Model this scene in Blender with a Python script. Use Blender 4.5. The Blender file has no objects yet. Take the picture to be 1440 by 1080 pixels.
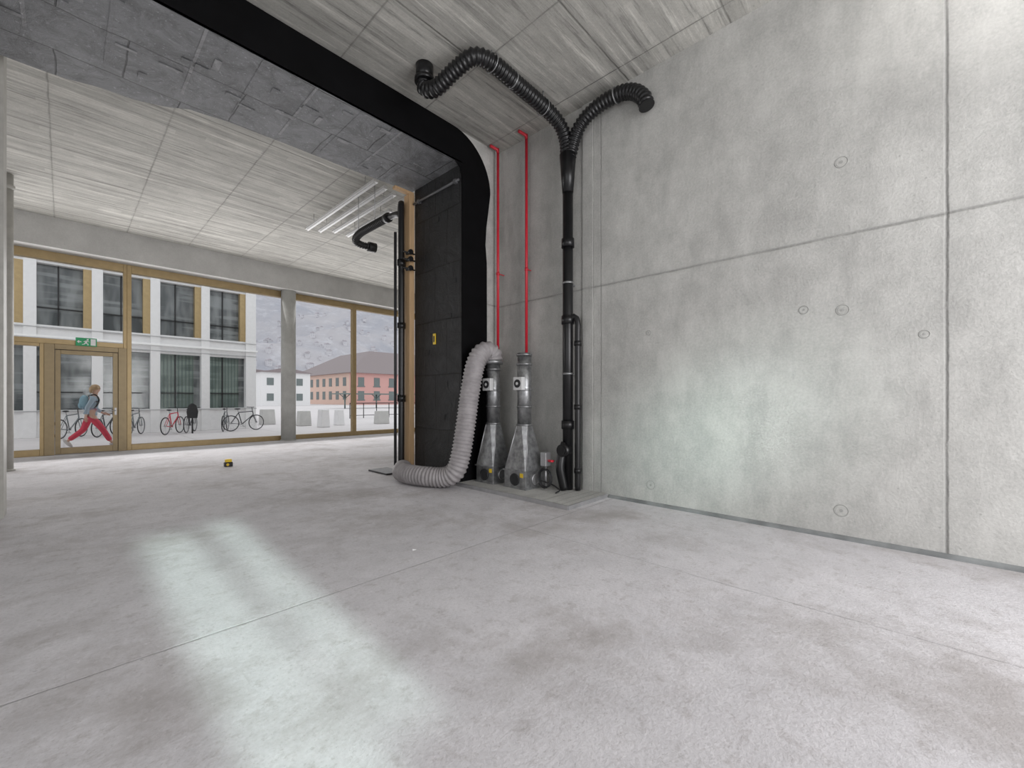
import bpy, math, random
from mathutils import Vector, Matrix, Quaternion, noise as mnoise
random.seed(7)
sc = bpy.context.scene
col = sc.collection
sc.view_settings.view_transform = 'Standard'
sc.view_settings.look = 'None'
sc.view_settings.exposure = 0.0

# ------------------------------------------------------------------ materials
def new_mat(name):
    m = bpy.data.materials.new(name); m.use_nodes = True
    nt = m.node_tree
    return m, nt, nt.nodes['Principled BSDF']
def N(nt, t, **kw):
    n = nt.nodes.new(t)
    for k, v in kw.items(): setattr(n, k, v)
    return n
def M(nt, op, a, b=None, c=None):
    n = N(nt, 'ShaderNodeMath', operation=op)
    for i, v in enumerate((a, b, c)):
        if v is None: continue
        if isinstance(v, (int, float)): n.inputs[i].default_value = v
        else: nt.links.new(v, n.inputs[i])
    return n.outputs[0]
def MIX(nt, fac, a, b, mode='MIX'):
    n = N(nt, 'ShaderNodeMix', data_type='RGBA', blend_type=mode)
    for i, v in ((0, fac), (6, a), (7, b)):
        if isinstance(v, (int, float)): n.inputs[i].default_value = v
        elif isinstance(v, tuple): n.inputs[i].default_value = (v[0], v[1], v[2], 1)
        else: nt.links.new(v, n.inputs[i])
    return n.outputs[2]
def NOISE(nt, vec, scale, detail=5, rough=0.55, dist=0.0):
    n = N(nt, 'ShaderNodeTexNoise')
    n.inputs['Scale'].default_value = scale; n.inputs['Detail'].default_value = detail
    n.inputs['Roughness'].default_value = rough; n.inputs['Distortion'].default_value = dist
    if vec is not None: nt.links.new(vec, n.inputs['Vector'])
    return n.outputs['Fac']
def RAMP(nt, fac, p0, p1, c0=0.0, c1=1.0):
    n = N(nt, 'ShaderNodeMapRange'); n.clamp = True
    nt.links.new(fac, n.inputs[0])
    for i, v in enumerate((p0, p1, c0, c1)): n.inputs[i+1].default_value = v
    return n.outputs[0]
def STRETCH(nt, vec, s):
    mp = N(nt, 'ShaderNodeMapping'); nt.links.new(vec, mp.inputs[0]); mp.inputs['Scale'].default_value = s
    return mp.outputs[0]
def simple(name, colr, rough=0.5, metal=0.0, var=0.12, scale=8.0, bump=0.0, spec=0.5, stretch=None):
    m, nt, b = new_mat(name)
    tc = N(nt, 'ShaderNodeTexCoord'); v = tc.outputs['Object']
    if stretch: v = STRETCH(nt, v, stretch)
    f = NOISE(nt, v, scale)
    lo = tuple(max(0, c*(1-var)) for c in colr); hi = tuple(min(1, c*(1+var)) for c in colr)
    nt.links.new(MIX(nt, RAMP(nt, f, 0.3, 0.7), lo, hi), b.inputs['Base Color'])
    b.inputs['Roughness'].default_value = rough; b.inputs['Metallic'].default_value = metal
    b.inputs['Specular IOR Level'].default_value = spec
    if bump > 0:
        bp = N(nt, 'ShaderNodeBump'); bp.inputs['Strength'].default_value = bump; bp.inputs['Distance'].default_value = 0.01
        nt.links.new(NOISE(nt, v, scale*4), bp.inputs['Height']); nt.links.new(bp.outputs[0], b.inputs['Normal'])
    return m
def concrete(name, base, contrast=0.25, lines=(), boards=None, rough=0.75, big=0.5, spec=0.3, bump=0.25, dark=0.6, speck=0.0, stain=None, drips=0.0):
    """lines: (axis, offset, period or None, halfwidth, strength)"""
    m, nt, b = new_mat(name)
    g = N(nt, 'ShaderNodeNewGeometry'); P = g.outputs['Position']
    s = N(nt, 'ShaderNodeSeparateXYZ'); nt.links.new(P, s.inputs[0]); ax = {'x': s.outputs[0], 'y': s.outputs[1], 'z': s.outputs[2]}
    n1 = NOISE(nt, P, big, 7, 0.62, 0.2); n2 = NOISE(nt, P, 3.2, 8, 0.68); n3 = NOISE(nt, P, 45, 4, 0.65)
    mix = M(nt, 'ADD', M(nt, 'MULTIPLY', RAMP(nt, n1, 0.33, 0.67), 0.38), M(nt, 'ADD', M(nt, 'MULTIPLY', RAMP(nt, n2, 0.33, 0.67), 0.32), M(nt, 'MULTIPLY', RAMP(nt, n3, 0.32, 0.68), 0.30)))
    lo = tuple(c*(1-contrast) for c in base); hi = tuple(min(1, c*(1+contrast)) for c in base)
    c = MIX(nt, mix, lo, hi)
    h = M(nt, 'MULTIPLY', n3, 0.35)
    if stain:
        ns = NOISE(nt, P, 0.55, 10, 0.74, 0.15)
        c = MIX(nt, RAMP(nt, ns, 0.49, 0.64, 0, 0.75), c, stain)
        nd = NOISE(nt, P, 9.0, 7, 0.78)
        c = MIX(nt, RAMP(nt, nd, 0.53, 0.66, 0, 0.50), c, stain)
        nf = NOISE(nt, P, 60.0, 3, 0.7)
        c = MIX(nt, RAMP(nt, nf, 0.58, 0.68, 0, 0.45), c, stain)
        scr = NOISE(nt, STRETCH(nt, P, (9, 0.9, 1)), 3.0, 5, 0.7, 0.6)
        c = MIX(nt, RAMP(nt, scr, 0.64, 0.70, 0, 0.22), c, stain)
    if drips:
        nd = NOISE(nt, STRETCH(nt, P, (1, 2.2, 0.7)), 1.2, 9, 0.74)
        c = MIX(nt, RAMP(nt, nd, 0.50, 0.70, 0, drips), c, tuple(v*0.5 for v in base))
        c = MIX(nt, RAMP(nt, nd, 0.46, 0.30, 0, drips), c, tuple(min(1, v*1.4) for v in base))
    if speck:
        nsx = NOISE(nt, P, 14, 4, 0.7)
        c = MIX(nt, M(nt, 'MULTIPLY', RAMP(nt, nsx, 0.62, 0.72, 0, speck), RAMP(nt, n1, 0.4, 0.6)), c, tuple(min(1, v*1.6) for v in base))
    if boards:
        axis, w, al = boards
        idx = M(nt, 'FLOOR', M(nt, 'DIVIDE', ax[axis], w))
        wn = N(nt, 'ShaderNodeTexWhiteNoise', noise_dimensions='2D')
        cb = N(nt, 'ShaderNodeCombineXYZ'); nt.links.new(idx, cb.inputs[0])
        nt.links.new(M(nt, 'FLOOR', M(nt, 'DIVIDE', M(nt, 'ADD', ax[al], M(nt, 'MULTIPLY', idx, 0.37)), 2.6)), cb.inputs[1])
        nt.links.new(cb.outputs[0], wn.inputs['Vector'])
        c = MIX(nt, M(nt, 'MULTIPLY', wn.outputs['Value'], 0.40), c, tuple(v*0.45 for v in base))
        st = NOISE(nt, STRETCH(nt, P, (0.6, 10, 1) if axis == 'y' else (10, 0.6, 1)), 1.3, 9, 0.78)
        c = MIX(nt, RAMP(nt, st, 0.52, 0.66, 0, 0.85), c, tuple(v*0.36 for v in base))
        c = MIX(nt, RAMP(nt, st, 0.46, 0.32, 0, 0.75), c, tuple(min(1, v*1.7) for v in base))
        h = M(nt, 'ADD', h, M(nt, 'MULTIPLY', wn.outputs['Value'], 0.6))
        h = M(nt, 'ADD', h, M(nt, 'MULTIPLY', st, 0.6))
    wob = M(nt, 'MULTIPLY', M(nt, 'SUBTRACT', n2, 0.5), 0.03)
    for (a, off, per, hw, st) in lines:
        v = M(nt, 'ADD', M(nt, 'SUBTRACT', ax[a], off), wob)
        if per:
            v = M(nt, 'SUBTRACT', v, M(nt, 'MULTIPLY', M(nt, 'ROUND', M(nt, 'DIVIDE', v, per)), per))
        av = M(nt, 'ABSOLUTE', v)
        k = RAMP(nt, av, hw*0.3, hw*1.8, 1, 0)
        k = M(nt, 'MULTIPLY', k, RAMP(nt, n2, 0.35, 0.6, 0.3, 1.0))
        c = MIX(nt, M(nt, 'MULTIPLY', k, st), c, tuple(v_*dark*0.5 for v_ in base))
        k2 = RAMP(nt, av, hw*1.5, hw*6, 1, 0)
        c = MIX(nt, M(nt, 'MULTIPLY', k2, st*0.25), c, tuple(v_*0.6 for v_ in base))
        h = M(nt, 'SUBTRACT', h, M(nt, 'MULTIPLY', k, 0.8))
    vo = N(nt, 'ShaderNodeTexVoronoi'); vo.inputs['Scale'].default_value = 9; nt.links.new(P, vo.inputs['Vector'])
    pore = RAMP(nt, vo.outputs['Distance'], 0.05, 0.09, 0.55, 0)
    c = MIX(nt, M(nt, 'MULTIPLY', pore, RAMP(nt, n1, 0.45, 0.6)), c, tuple(v*0.5 for v in base))
    nt.links.new(c, b.inputs['Base Color'])
    b.inputs['Roughness'].default_value = rough; b.inputs['Specular IOR Level'].default_value = spec
    bp = N(nt, 'ShaderNodeBump'); bp.inputs['Strength'].default_value = bump; bp.inputs['Distance'].default_value = 0.02
    nt.links.new(h, bp.inputs['Height']); nt.links.new(bp.outputs[0], b.inputs['Normal'])
    return m

m_wall = concrete('concrete_wall', (0.462, 0.458, 0.438), 0.30, [('y', -0.24, None, 0.009, 0.7), ('z', 2.93, None, 0.009, 0.55), ('y', 3.12, None, 0.005, .5), ('y', 3.24, None, 0.004, .4), ('y', 3.42, None, 0.006, .5)], big=0.55, speck=0.3, drips=0.38, bump=0.55)
m_floor = concrete('concrete_floor', (0.60, 0.585, 0.60), 0.22, [('y', 2.91, None, 0.005, 0.35), ('x', 3.3, 6.0, 0.004, 0.15)], rough=0.85, big=0.45, spec=0.15, bump=0.6, stain=(0.36, 0.335, 0.325), speck=0.35)
m_ceil = concrete('board_marked_ceiling', (0.475, 0.465, 0.432), 0.26, [('y', 0.2, 1.25, 0.010, 0.6), ('x', 1.1, 1.25, 0.008, 0.5)], boards=('y', 0.125, 'x'), big=0.6, bump=0.6)
m_conc = concrete('plain_concrete', (0.55, 0.545, 0.53), 0.18, big=1.2)
m_col = concrete('column_concrete', (0.50, 0.50, 0.48), 0.2, big=1.5, drips=0.3)
m_plaza = concrete('plaza_paving', (0.70, 0.67, 0.675), 0.10, [('x', 0, 3, 0.02, 0.3), ('y', 0, 3, 0.02, 0.3)], big=0.2, rough=0.95)
m_white = simple('white_facade', (0.79, 0.785, 0.79), 0.7, var=0.04)
m_gold = simple('bronze_anodised_frame', (0.42, 0.31, 0.16), 0.38, metal=0.35, var=0.08)
m_golddk = simple('dark_bronze_frame', (0.30, 0.23, 0.13), 0.4, metal=0.35, var=0.08)
m_black = simple('black_membrane', (0.003, 0.003, 0.0035), 0.75, var=0.3, scale=3, bump=0.1, spec=0.10)
m_plastic = simple('black_plastic_pipe', (0.008, 0.008, 0.009), 0.32, var=0.2)
m_galv = simple('galvanised_steel', (0.36, 0.365, 0.372), 0.42, metal=0.85, var=0.35, scale=14, bump=0.12)
m_red = simple('red_sprinkler_pipe', (0.62, 0.02, 0.04), 0.35, var=0.1)
m_wood = simple('pine_timber', (0.50, 0.33, 0.18), 0.6, var=0.15, scale=4, stretch=(10, 10, 0.6))
m_hose = simple('grey_flex_hose', (0.33, 0.31, 0.315), 0.5, var=0.15)
m_alu = simple('white_luminaire', (0.66, 0.66, 0.66), 0.35, var=0.04)
m_steel = simple('steel', (0.45, 0.45, 0.46), 0.4, metal=0.7)
m_dark = simple('dark_rubber', (0.02, 0.02, 0.022), 0.6)
m_yellow = simple('yellow_plastic', (0.80, 0.55, 0.03), 0.45)
m_green = simple('exit_green', (0.01, 0.36, 0.13), 0.4, var=0.03)
m_wh = simple('white_paint', (0.9, 0.9, 0.9), 0.5, var=0.02)
m_cream = simple('painted_downpipe', (0.40, 0.39, 0.36), 0.5, var=0.1)
m_pink = simple('pink_render', (0.66, 0.38, 0.35), 0.8, var=0.06)
m_peach = simple('peach_render', (0.72, 0.52, 0.44), 0.8, var=0.06)
m_roof = simple('grey_roof', (0.27, 0.23, 0.235), 0.8, var=0.12)
m_shut = simple('distant_window_dark', (0.16, 0.19, 0.19), 0.4)
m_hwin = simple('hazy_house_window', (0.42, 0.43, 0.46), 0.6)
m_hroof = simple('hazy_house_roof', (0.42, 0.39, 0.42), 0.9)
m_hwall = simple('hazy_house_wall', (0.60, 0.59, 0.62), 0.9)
m_green2 = simple('canopy_green', (0.16, 0.20, 0.19), 0.5)

def membrane(name, axes, base, bw, rh, tone=0.75):
    m, nt, b = new_mat(name)
    g = N(nt, 'ShaderNodeNewGeometry'); P = g.outputs['Position']
    s = N(nt, 'ShaderNodeSeparateXYZ'); nt.links.new(P, s.inputs[0])
    wobn = NOISE(nt, P, 1.3, 3, 0.5)
    cb = N(nt, 'ShaderNodeCombineXYZ')
    nt.links.new(M(nt, 'ADD', s.outputs[axes[0]], M(nt, 'MULTIPLY', wobn, 0.12)), cb.inputs[0])
    nt.links.new(M(nt, 'ADD', s.outputs[axes[1]], M(nt, 'MULTIPLY', wobn, 0.10)), cb.inputs[1])
    br = N(nt, 'ShaderNodeTexBrick'); nt.links.new(cb.outputs[0], br.inputs['Vector'])
    br.inputs['Scale'].default_value = 1.0; br.inputs['Brick Width'].default_value = bw; br.inputs['Row Height'].default_value = rh
    br.inputs['Mortar Size'].default_value = 0.009; br.inputs['Mortar Smooth'].default_value = 0.5
    br.inputs['Color1'].default_value = (*base, 1); br.inputs['Color2'].default_value = (*[c*tone for c in base], 1)
    br.inputs['Mortar'].default_value = (*[min(1, c*0.3) for c in base], 1)
    n = NOISE(nt, P, 3.5, 9, 0.76, 0.6)
    c = MIX(nt, RAMP(nt, n, 0.43, 0.64, 0, 0.65), br.outputs['Color'], tuple(c*1.8 for c in base))
    c = MIX(nt, RAMP(nt, n, 0.48, 0.34, 0, 0.55), c, tuple(c*0.5 for c in base))
    sp = NOISE(nt, P, 30, 3, 0.6)
    c = MIX(nt, RAMP(nt, sp, 0.62, 0.70, 0, 0.6), c, tuple(min(1, c*2.8) for c in base))
    c = MIX(nt, M(nt, 'MULTIPLY', br.outputs['Fac'], 0.8), c, tuple(c*0.3 for c in base))
    nt.links.new(c, b.inputs['Base Color']); b.inputs['Roughness'].default_value = 0.5; b.inputs['Specular IOR Level'].default_value = 0.4
    bp = N(nt, 'ShaderNodeBump'); bp.inputs['Strength'].default_value = 0.9; bp.inputs['Distance'].default_value = 0.05
    nt.links.new(M(nt, 'ADD', M(nt, 'MULTIPLY', br.outputs['Fac'], -0.5), M(nt, 'MULTIPLY', n, 0.9)), bp.inputs['Height']); nt.links.new(bp.outputs[0], b.inputs['Normal'])
    return m
m_mem_under = membrane('grey_membrane_soffit', (0, 1), (0.130, 0.133, 0.140), 1.05, 0.74, 0.82)
m_patch = membrane('membrane_patch', (0, 1), (0.19, 0.192, 0.198), 3.0, 3.0)
m_mem_in = membrane('dark_membrane_reveal', (1, 2), (0.012, 0.0125, 0.014), 0.65, 0.9)

def glass(name, gl=0.07, tint=(0.97, 0.98, 0.97)):
    m = bpy.data.materials.new(name); m.use_nodes = True; nt = m.node_tree; nt.nodes.clear()
    o = N(nt, 'ShaderNodeOutputMaterial'); t = N(nt, 'ShaderNodeBsdfTransparent'); g = N(nt, 'ShaderNodeBsdfGlossy')
    t.inputs[0].default_value = (*tint, 1); g.inputs['Roughness'].default_value = 0.02
    mx = N(nt, 'ShaderNodeMixShader'); mx.inputs[0].default_value = gl
    nt.links.new(t.outputs[0], mx.inputs[1]); nt.links.new(g.outputs[0], mx.inputs[2]); nt.links.new(mx.outputs[0], o.inputs[0])
    return m
m_glass = glass('clear_glass', 0.002, (0.985, 0.99, 0.985))

def office_glass(name, c0, c1, wave=0.0):
    m, nt, b = new_mat(name)
    tc = N(nt, 'ShaderNodeTexCoord')
    oi = N(nt, 'ShaderNodeNewGeometry')
    f = NOISE(nt, STRETCH(nt, oi.outputs['Position'], (2.2, 1, 0.5)), 1.3, 2, 0.5)
    f2 = NOISE(nt, STRETCH(nt, oi.outputs['Position'], (0.4, 1, 4.0)), 1.1, 2, 0.5)
    c = MIX(nt, RAMP(nt, f, 0.40, 0.62), c0, c1)
    c = MIX(nt, RAMP(nt, f2, 0.50, 0.60, 0, 0.6), c, tuple(x*1.4 for x in c1))
    if wave:
        w = N(nt, 'ShaderNodeTexWave'); w.bands_direction = 'X'; w.inputs['Scale'].default_value = 2.6; nt.links.new(tc.outputs['Object'], w.inputs['Vector'])
        c = MIX(nt, M(nt, 'MULTIPLY', w.outputs['Fac'], wave), c, tuple(x*0.5 for x in c0))
    nt.links.new(c, b.inputs['Base Color']); b.inputs['Roughness'].default_value = 0.1; b.inputs['Specular IOR Level'].default_value = 0.6
    return m
m_og = office_glass('office_glass', (0.08, 0.09, 0.095), (0.21, 0.225, 0.23))
m_og2 = office_glass('office_glass_curtained', (0.12, 0.16, 0.15), (0.20, 0.25, 0.23), 0.5)

def hill_mat():
    m, nt, b = new_mat('hazy_mountain')
    g = N(nt, 'ShaderNodeNewGeometry'); P = g.outputs['Position']
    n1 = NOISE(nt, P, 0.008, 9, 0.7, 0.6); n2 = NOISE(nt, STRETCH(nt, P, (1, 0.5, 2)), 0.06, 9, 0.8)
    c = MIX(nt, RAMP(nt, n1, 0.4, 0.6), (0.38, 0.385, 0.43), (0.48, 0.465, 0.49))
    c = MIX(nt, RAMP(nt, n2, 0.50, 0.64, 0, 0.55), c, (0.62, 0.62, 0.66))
    nt.links.new(c, b.inputs['Base Color']); b.inputs['Roughness'].default_value = 1; b.inputs['Specular IOR Level'].default_value = 0
    return m
m_hill = hill_mat()

# ------------------------------------------------------------------ mesh builder
WL = {}
class B:
    def __init__(s): s.v = []; s.f = []; s.mi = []; s.sm = []
    def add(s, vs, fs, mi=0, smooth=False):
        o = len(s.v); s.v += [tuple(v) for v in vs]
        for f in fs: s.f.append([i+o for i in f]); s.mi.append(mi); s.sm.append(smooth)
        return s
    def box(s, x0, x1, y0, y1, z0, z1, mi=0):
        vs = [(x0,y0,z0),(x1,y0,z0),(x1,y1,z0),(x0,y1,z0),(x0,y0,z1),(x1,y0,z1),(x1,y1,z1),(x0,y1,z1)]
        return s.add(vs, [(0,3,2,1),(4,5,6,7),(0,1,5,4),(1,2,6,5),(2,3,7,6),(3,0,4,7)], mi)
    def cyl(s, a, b, r0, r1=None, seg=20, mi=0, caps=True):
        if r1 is None: r1 = r0
        return s.tube([a, b], [r0, r1], seg, mi, caps)
    def tube(s, pts, rs, seg=16, mi=0, caps=True):
        pts = [Vector(p) for p in pts]
        if isinstance(rs, (int, float)): rs = [rs]*len(pts)
        t0 = (pts[1]-pts[0]).normalized()
        up = Vector((0,0,1)) if abs(t0.z) < 0.9 else Vector((1,0,0))
        n = t0.cross(up).normalized()
        vs = []
        for i, p in enumerate(pts):
            if i == 0: t = t0
            elif i == len(pts)-1: t = (pts[i]-pts[i-1]).normalized()
            else:
                t = (pts[i+1]-pts[i-1])
                t = t.normalized() if t.length > 1e-9 else t0
            n = (n - t*n.dot(t)).normalized(); bb = t.cross(n)
            for k in range(seg):
                a = 2*math.pi*k/seg
                vs.append(p + (n*math.cos(a)+bb*math.sin(a))*rs[i])
        fs = []
        for i in range(len(pts)-1):
            for k in range(seg):
                k2 = (k+1) % seg
                fs.append((i*seg+k, i*seg+k2, (i+1)*seg+k2, (i+1)*seg+k))
        o = len(s.v); s.add(vs, fs, mi, True)
        if caps:
            s.f.append([o+k for k in range(seg)][::-1]); s.mi.append(mi); s.sm.append(False)
            s.f.append([o+(len(pts)-1)*seg+k for k in range(seg)]); s.mi.append(mi); s.sm.append(False)
        return s
    def prism(s, poly, axis, a, b, mi=0):
        def P(p, t):
            return {'x': (t, p[0], p[1]), 'y': (p[0], t, p[1]), 'z': (p[0], p[1], t)}[axis]
        n = len(poly)
        vs = [P(p, a) for p in poly] + [P(p, b) for p in poly]
        fs = [list(range(n))[::-1], list(range(n, 2*n))] + [(i, (i+1) % n, n+(i+1) % n, n+i) for i in range(n)]
        return s.add(vs, fs, mi)
    def sphere(s, c, r, seg=16, rings=10, mi=0):
        if isinstance(r, (int, float)): r = (r, r, r)
        vs = []; fs = []
        for i in range(rings+1):
            th = math.pi*i/rings
            for k in range(seg):
                ph = 2*math.pi*k/seg
                vs.append((c[0]+r[0]*math.sin(th)*math.cos(ph), c[1]+r[1]*math.sin(th)*math.sin(ph), c[2]+r[2]*math.cos(th)))
        for i in range(rings):
            for k in range(seg):
                fs.append((i*seg+k, i*seg+(k+1) % seg, (i+1)*seg+(k+1) % seg, (i+1)*seg+k))
        return s.add(vs, fs, mi, True)
    def torus(s, c, R, r, axis='y', seg=32, mi=0):
        pts = []
        for k in range(seg+1):
            a = 2*math.pi*k/seg; q = (R*math.cos(a), R*math.sin(a))
            pts.append({'y': (c[0]+q[0], c[1], c[2]+q[1]), 'x': (c[0], c[1]+q[0], c[2]+q[1]), 'z': (c[0]+q[0], c[1]+q[1], c[2])}[axis])
        return s.tube(pts, r, 8, mi, False)
    def obj(s, name, mats, parent=None, label=None, cat=None, kind=None, bevel=0, group=None, origin=None):
        if not isinstance(mats, (list, tuple)): mats = [mats]
        if origin is None:
            xs = [v[0] for v in s.v]; ys = [v[1] for v in s.v]; zs = [v[2] for v in s.v]
            origin = ((min(xs)+max(xs))/2, (min(ys)+max(ys))/2, min(zs))
        O = Vector(origin)
        me = bpy.data.meshes.new(name)
        me.from_pydata([tuple(Vector(v)-O) for v in s.v], [], s.f)
        for m in mats: me.materials.append(m)
        for p, mi, sm in zip(me.polygons, s.mi, s.sm): p.material_index = mi; p.use_smooth = sm
        import bmesh
        bm = bmesh.new(); bm.from_mesh(me); bmesh.ops.recalc_face_normals(bm, faces=bm.faces); bm.to_mesh(me); bm.free()
        ob = bpy.data.objects.new(name, me); col.objects.link(ob)
        place(ob, O, parent)
        tag(ob, label, cat, kind, group)
        if bevel:
            md = ob.modifiers.new('bevel', 'BEVEL'); md.width = bevel; md.segments = 2; md.limit_method = 'ANGLE'
        return ob
def place(ob, O, parent):
    O = Vector(O); WL[ob.name] = O
    if parent is not None:
        ob.parent = parent; ob.location = O - WL[parent.name]
    else: ob.location = O
def tag(ob, label=None, cat=None, kind=None, group=None):
    if label: ob['label'] = label
    if cat: ob['category'] = cat
    if kind: ob['kind'] = kind
    if group: ob['group'] = group
def empty(name, loc, label=None, cat=None, kind=None, group=None, parent=None):
    e = bpy.data.objects.new(name, None); e.empty_display_size = 0.2; col.objects.link(e)
    place(e, loc, parent); tag(e, label, cat, kind, group); return e
def copy_tree(ob, loc, rz=0, label=None, scale=1):
    c = ob.copy(); col.objects.link(c)
    c.location = loc; c.rotation_euler = (0, 0, rz); c.scale = (scale,)*3
    if label: c['label'] = label
    WL[c.name] = Vector(loc)
    def rec(src, dst):
        for ch in list(src.children):
            k = ch.copy(); col.objects.link(k); k.parent = dst; rec(ch, k)
    rec(ob, c)
    return c
def crom(P, n=16):
    P = [Vector(p) for p in P]; P = [P[0]*2-P[1]] + P + [P[-1]*2-P[-2]]
    out = []
    for i in range(1, len(P)-2):
        p0, p1, p2, p3 = P[i-1:i+3]
        for k in range(n):
            t = k/n
            out.append(0.5*((2*p1)+(p2-p0)*t+(2*p0-5*p1+4*p2-p3)*t*t+(3*p1-p0-3*p2+p3)*t**3))
    out.append(P[-2]); return out
def resample(pts, step):
    L = [0]
    for a, b in zip(pts, pts[1:]): L.append(L[-1]+(b-a).length)
    n = max(2, int(L[-1]/step)); out = []; j = 0
    for i in range(n+1):
        d = L[-1]*i/n
        while j < len(L)-2 and L[j+1] < d: j += 1
        t = (d-L[j])/max(1e-9, L[j+1]-L[j]); out.append(pts[j].lerp(pts[j+1], t))
    return out
def corr(b, P, r, amp, pitch=0.06, seg=20, mi=0):
    q = resample(crom(P), pitch/4)
    rs = [r + amp*(1, 0, -1, 0)[i % 4] for i in range(len(q))]
    return b.tube(q, rs, seg, mi)

S = 'structure'
# ------------------------------------------------------------------ room shell
H = 5.57; WX = 5.13; FY = 15.0; BY = -3.5
B().box(-4.3, 11.3, BY-0.3, 15.15, -0.2, 0).obj('floor', m_floor, kind=S, label='light grey screeded concrete floor with saw-cut joints')
B().box(-4.3, 11.3, BY-0.3, 15.3, H, H+0.3).obj('ceiling', m_ceil, kind=S, label='board-marked grey concrete ceiling')
wr = B().box(WX, WX+0.4, BY, 5.12, 0, H).obj('wall_right', m_wall, kind=S, label='fair-faced concrete wall with formwork joints')
m_tie = concrete('tie_ring', (0.33, 0.33, 0.315), 0.25, big=3)
def tie(y, z, r=0.045):
    b = B(); b.torus((WX+0.001, y, z), r, 0.0045, 'x', 24, 0); b.cyl((WX-0.003, y, z), (WX+0.004, y, z), r*0.8, seg=20, mi=1); b.cyl((WX-0.006, y, z), (WX, y, z), r*0.28, seg=12, mi=0)
    b.obj('tie_hole', [m_tie, m_wall], parent=wr)
def ray(x, y=None):
    u = (x-720)/592.0
    th_ = math.radians(46.8); F = (math.sin(th_), math.cos(th_)); R = (math.cos(th_), -math.sin(th_))
    return F[0]+u*R[0], F[1]+u*R[1]
for (px, py, r) in [(1183,228,.05),(1130,436,.04),(1185,436,.05),(1300,470,.035),(1183,718,.055),(915,682,.055),(912,468,.03)]:
    rx, ry = ray(px); d = WX/rx
    tie(ry*d, 1.35+(561-py)/592*d, r)
B().box(-4.3, -4.0, BY, -3, 0, H).box(-4.3, -4.0, 1, 2, 0, H).box(-4.3, -4.0, 3.5, 15, 0, H).box(-4.3, -4.0, -3, 3.5, 4.9, H).obj('wall_left', m_conc, kind=S)
B().box(-4.0, -0.5, BY-0.3, BY, 0, H).box(4.9, 11.3, BY-0.3, BY, 0, H).box(-0.5, 4.9, BY-0.3, BY, 4.9, H).obj('wall_back', m_conc, kind=S)
B().box(11.0, 11.3, 6.4, 15, 0, H).obj('wall_east', m_conc, kind=S)
wd = B().box(4.30, 11.0, 5.12, 6.4, 0, H).obj('wall_divider', m_wall, kind=S, label='thick concrete wall end wrapped in black membrane')
B().prism([(5.12, 0), (6.4, 0), (6.4, 5.07), (5.12, 5.07)], 'x', 4.285, 4.30).obj('membrane_reveal', m_mem_in, parent=wd, label='dark bituminous membrane panels')
arc = [(4.10+0.80*math.sin(a), 4.77+0.80*math.cos(a)) for a in [math.pi/2*i/14 for i in range(15)]]
poly = [(4.285, 0), (4.285, 4.85), (4.25, 4.98), (4.15, 5.06), (-3.99, 5.06), (-3.99, H-0.001)] + [(x, min(z, H-0.001)) for x, z in arc] + [(4.86, 4.5), (4.81, 4.2), (4.79, 3.9), (4.82, 3.6), (4.83, 0)]
beam = B().prism([(-3.99, 5.12), (4.30, 5.12), (4.30, 6.48), (3.2, 6.55), (2.2, 6.58), (1.5, 6.62), (1.1, 6.7), (0.9, 6.85), (0.6, 6.98), (0.3, 7.0), (0.0, 7.1), (-0.3, 7.12), (-3.99, 7.15)], 'z', 5.075, H).obj('trim_1', m_conc, kind=S, label='deep ceiling beam wrapped in black membrane')
B().prism([(-3.99, 5.10), (4.285, 5.10), (4.285, 6.48), (3.2, 6.56), (2.2, 6.59), (1.5, 6.63), (1.1, 6.71), (0.9, 6.86), (0.6, 6.99), (0.3, 7.01), (0.0, 7.11), (-0.3, 7.13), (-3.99, 7.16)], 'z', 5.06, 5.075).obj('membrane_soffit', m_mem_under, parent=beam, label='grey membrane sheets lapped along the beam underside')
B().prism(poly, 'y', 5.10, 5.12).obj('membrane_face', m_black, parent=beam, label='matt black membrane face with rounded corner')
for i in range(34):
    x = 4.1-i*0.19-random.random()*0.1; y = 5.22+random.random()*1.2
    b = B(); w = 0.02+random.random()*0.02; l = 0.05+random.random()*0.08
    if i % 3: w, l = l, w
    b.box(x-w, x+w, y-l, y+l, 5.054, 5.0605).obj('lap_patch', m_patch if i % 2 else m_mem_under, parent=beam, bevel=0.003)
for i in range(11):
    x = 3.8-i*0.56-random.random()*0.15
    B().box(x-0.015, x+0.015, 5.12, 6.42, 5.056, 5.0605).obj('lap_strip', m_patch if i % 2 else m_mem_under, parent=beam, bevel=0.002)
for i in range(8):
    z = 0.5+i*0.55; y = 5.3+random.random()*0.9
    B().box(4.278, 4.286, y-0.08, y+0.08, z-0.04, z+0.04).obj('lap_patch', m_mem_in, parent=wd, bevel=0.003)
B().box(4.268, 4.285, 5.78, 5.84, 2.27, 2.45).obj('warning_tag', m_yellow, parent=wd, label='small yellow tag')
B().box(4.264, 4.269, 5.795, 5.825, 2.31, 2.41).obj('tag_symbol', m_dark, parent=wd)
rod = B(); rod.cyl((4.25, 5.14, 4.80), (4.25, 6.38, 4.80), 0.02, seg=12); rod.box(4.23, 4.285, 5.2, 5.26, 4.77, 4.83); rod.box(4.23, 4.285, 6.2, 6.26, 4.77, 4.83)
rod.obj('conduit', simple('dark_conduit', (0.10, 0.10, 0.105), 0.4), label='thin grey conduit clipped across black reveal', cat='conduit')
B().box(-1.1, -0.464, 7.43, 7.8, 0, H).obj('trim_2', m_cream, kind=S, label='pale concrete pier')
B().box(-4.0, 11.0, 14.45, 15.15, 4.87, H).obj('trim_3', m_conc, kind=S, label='concrete lintel over glazed front')
bb = B()
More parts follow.
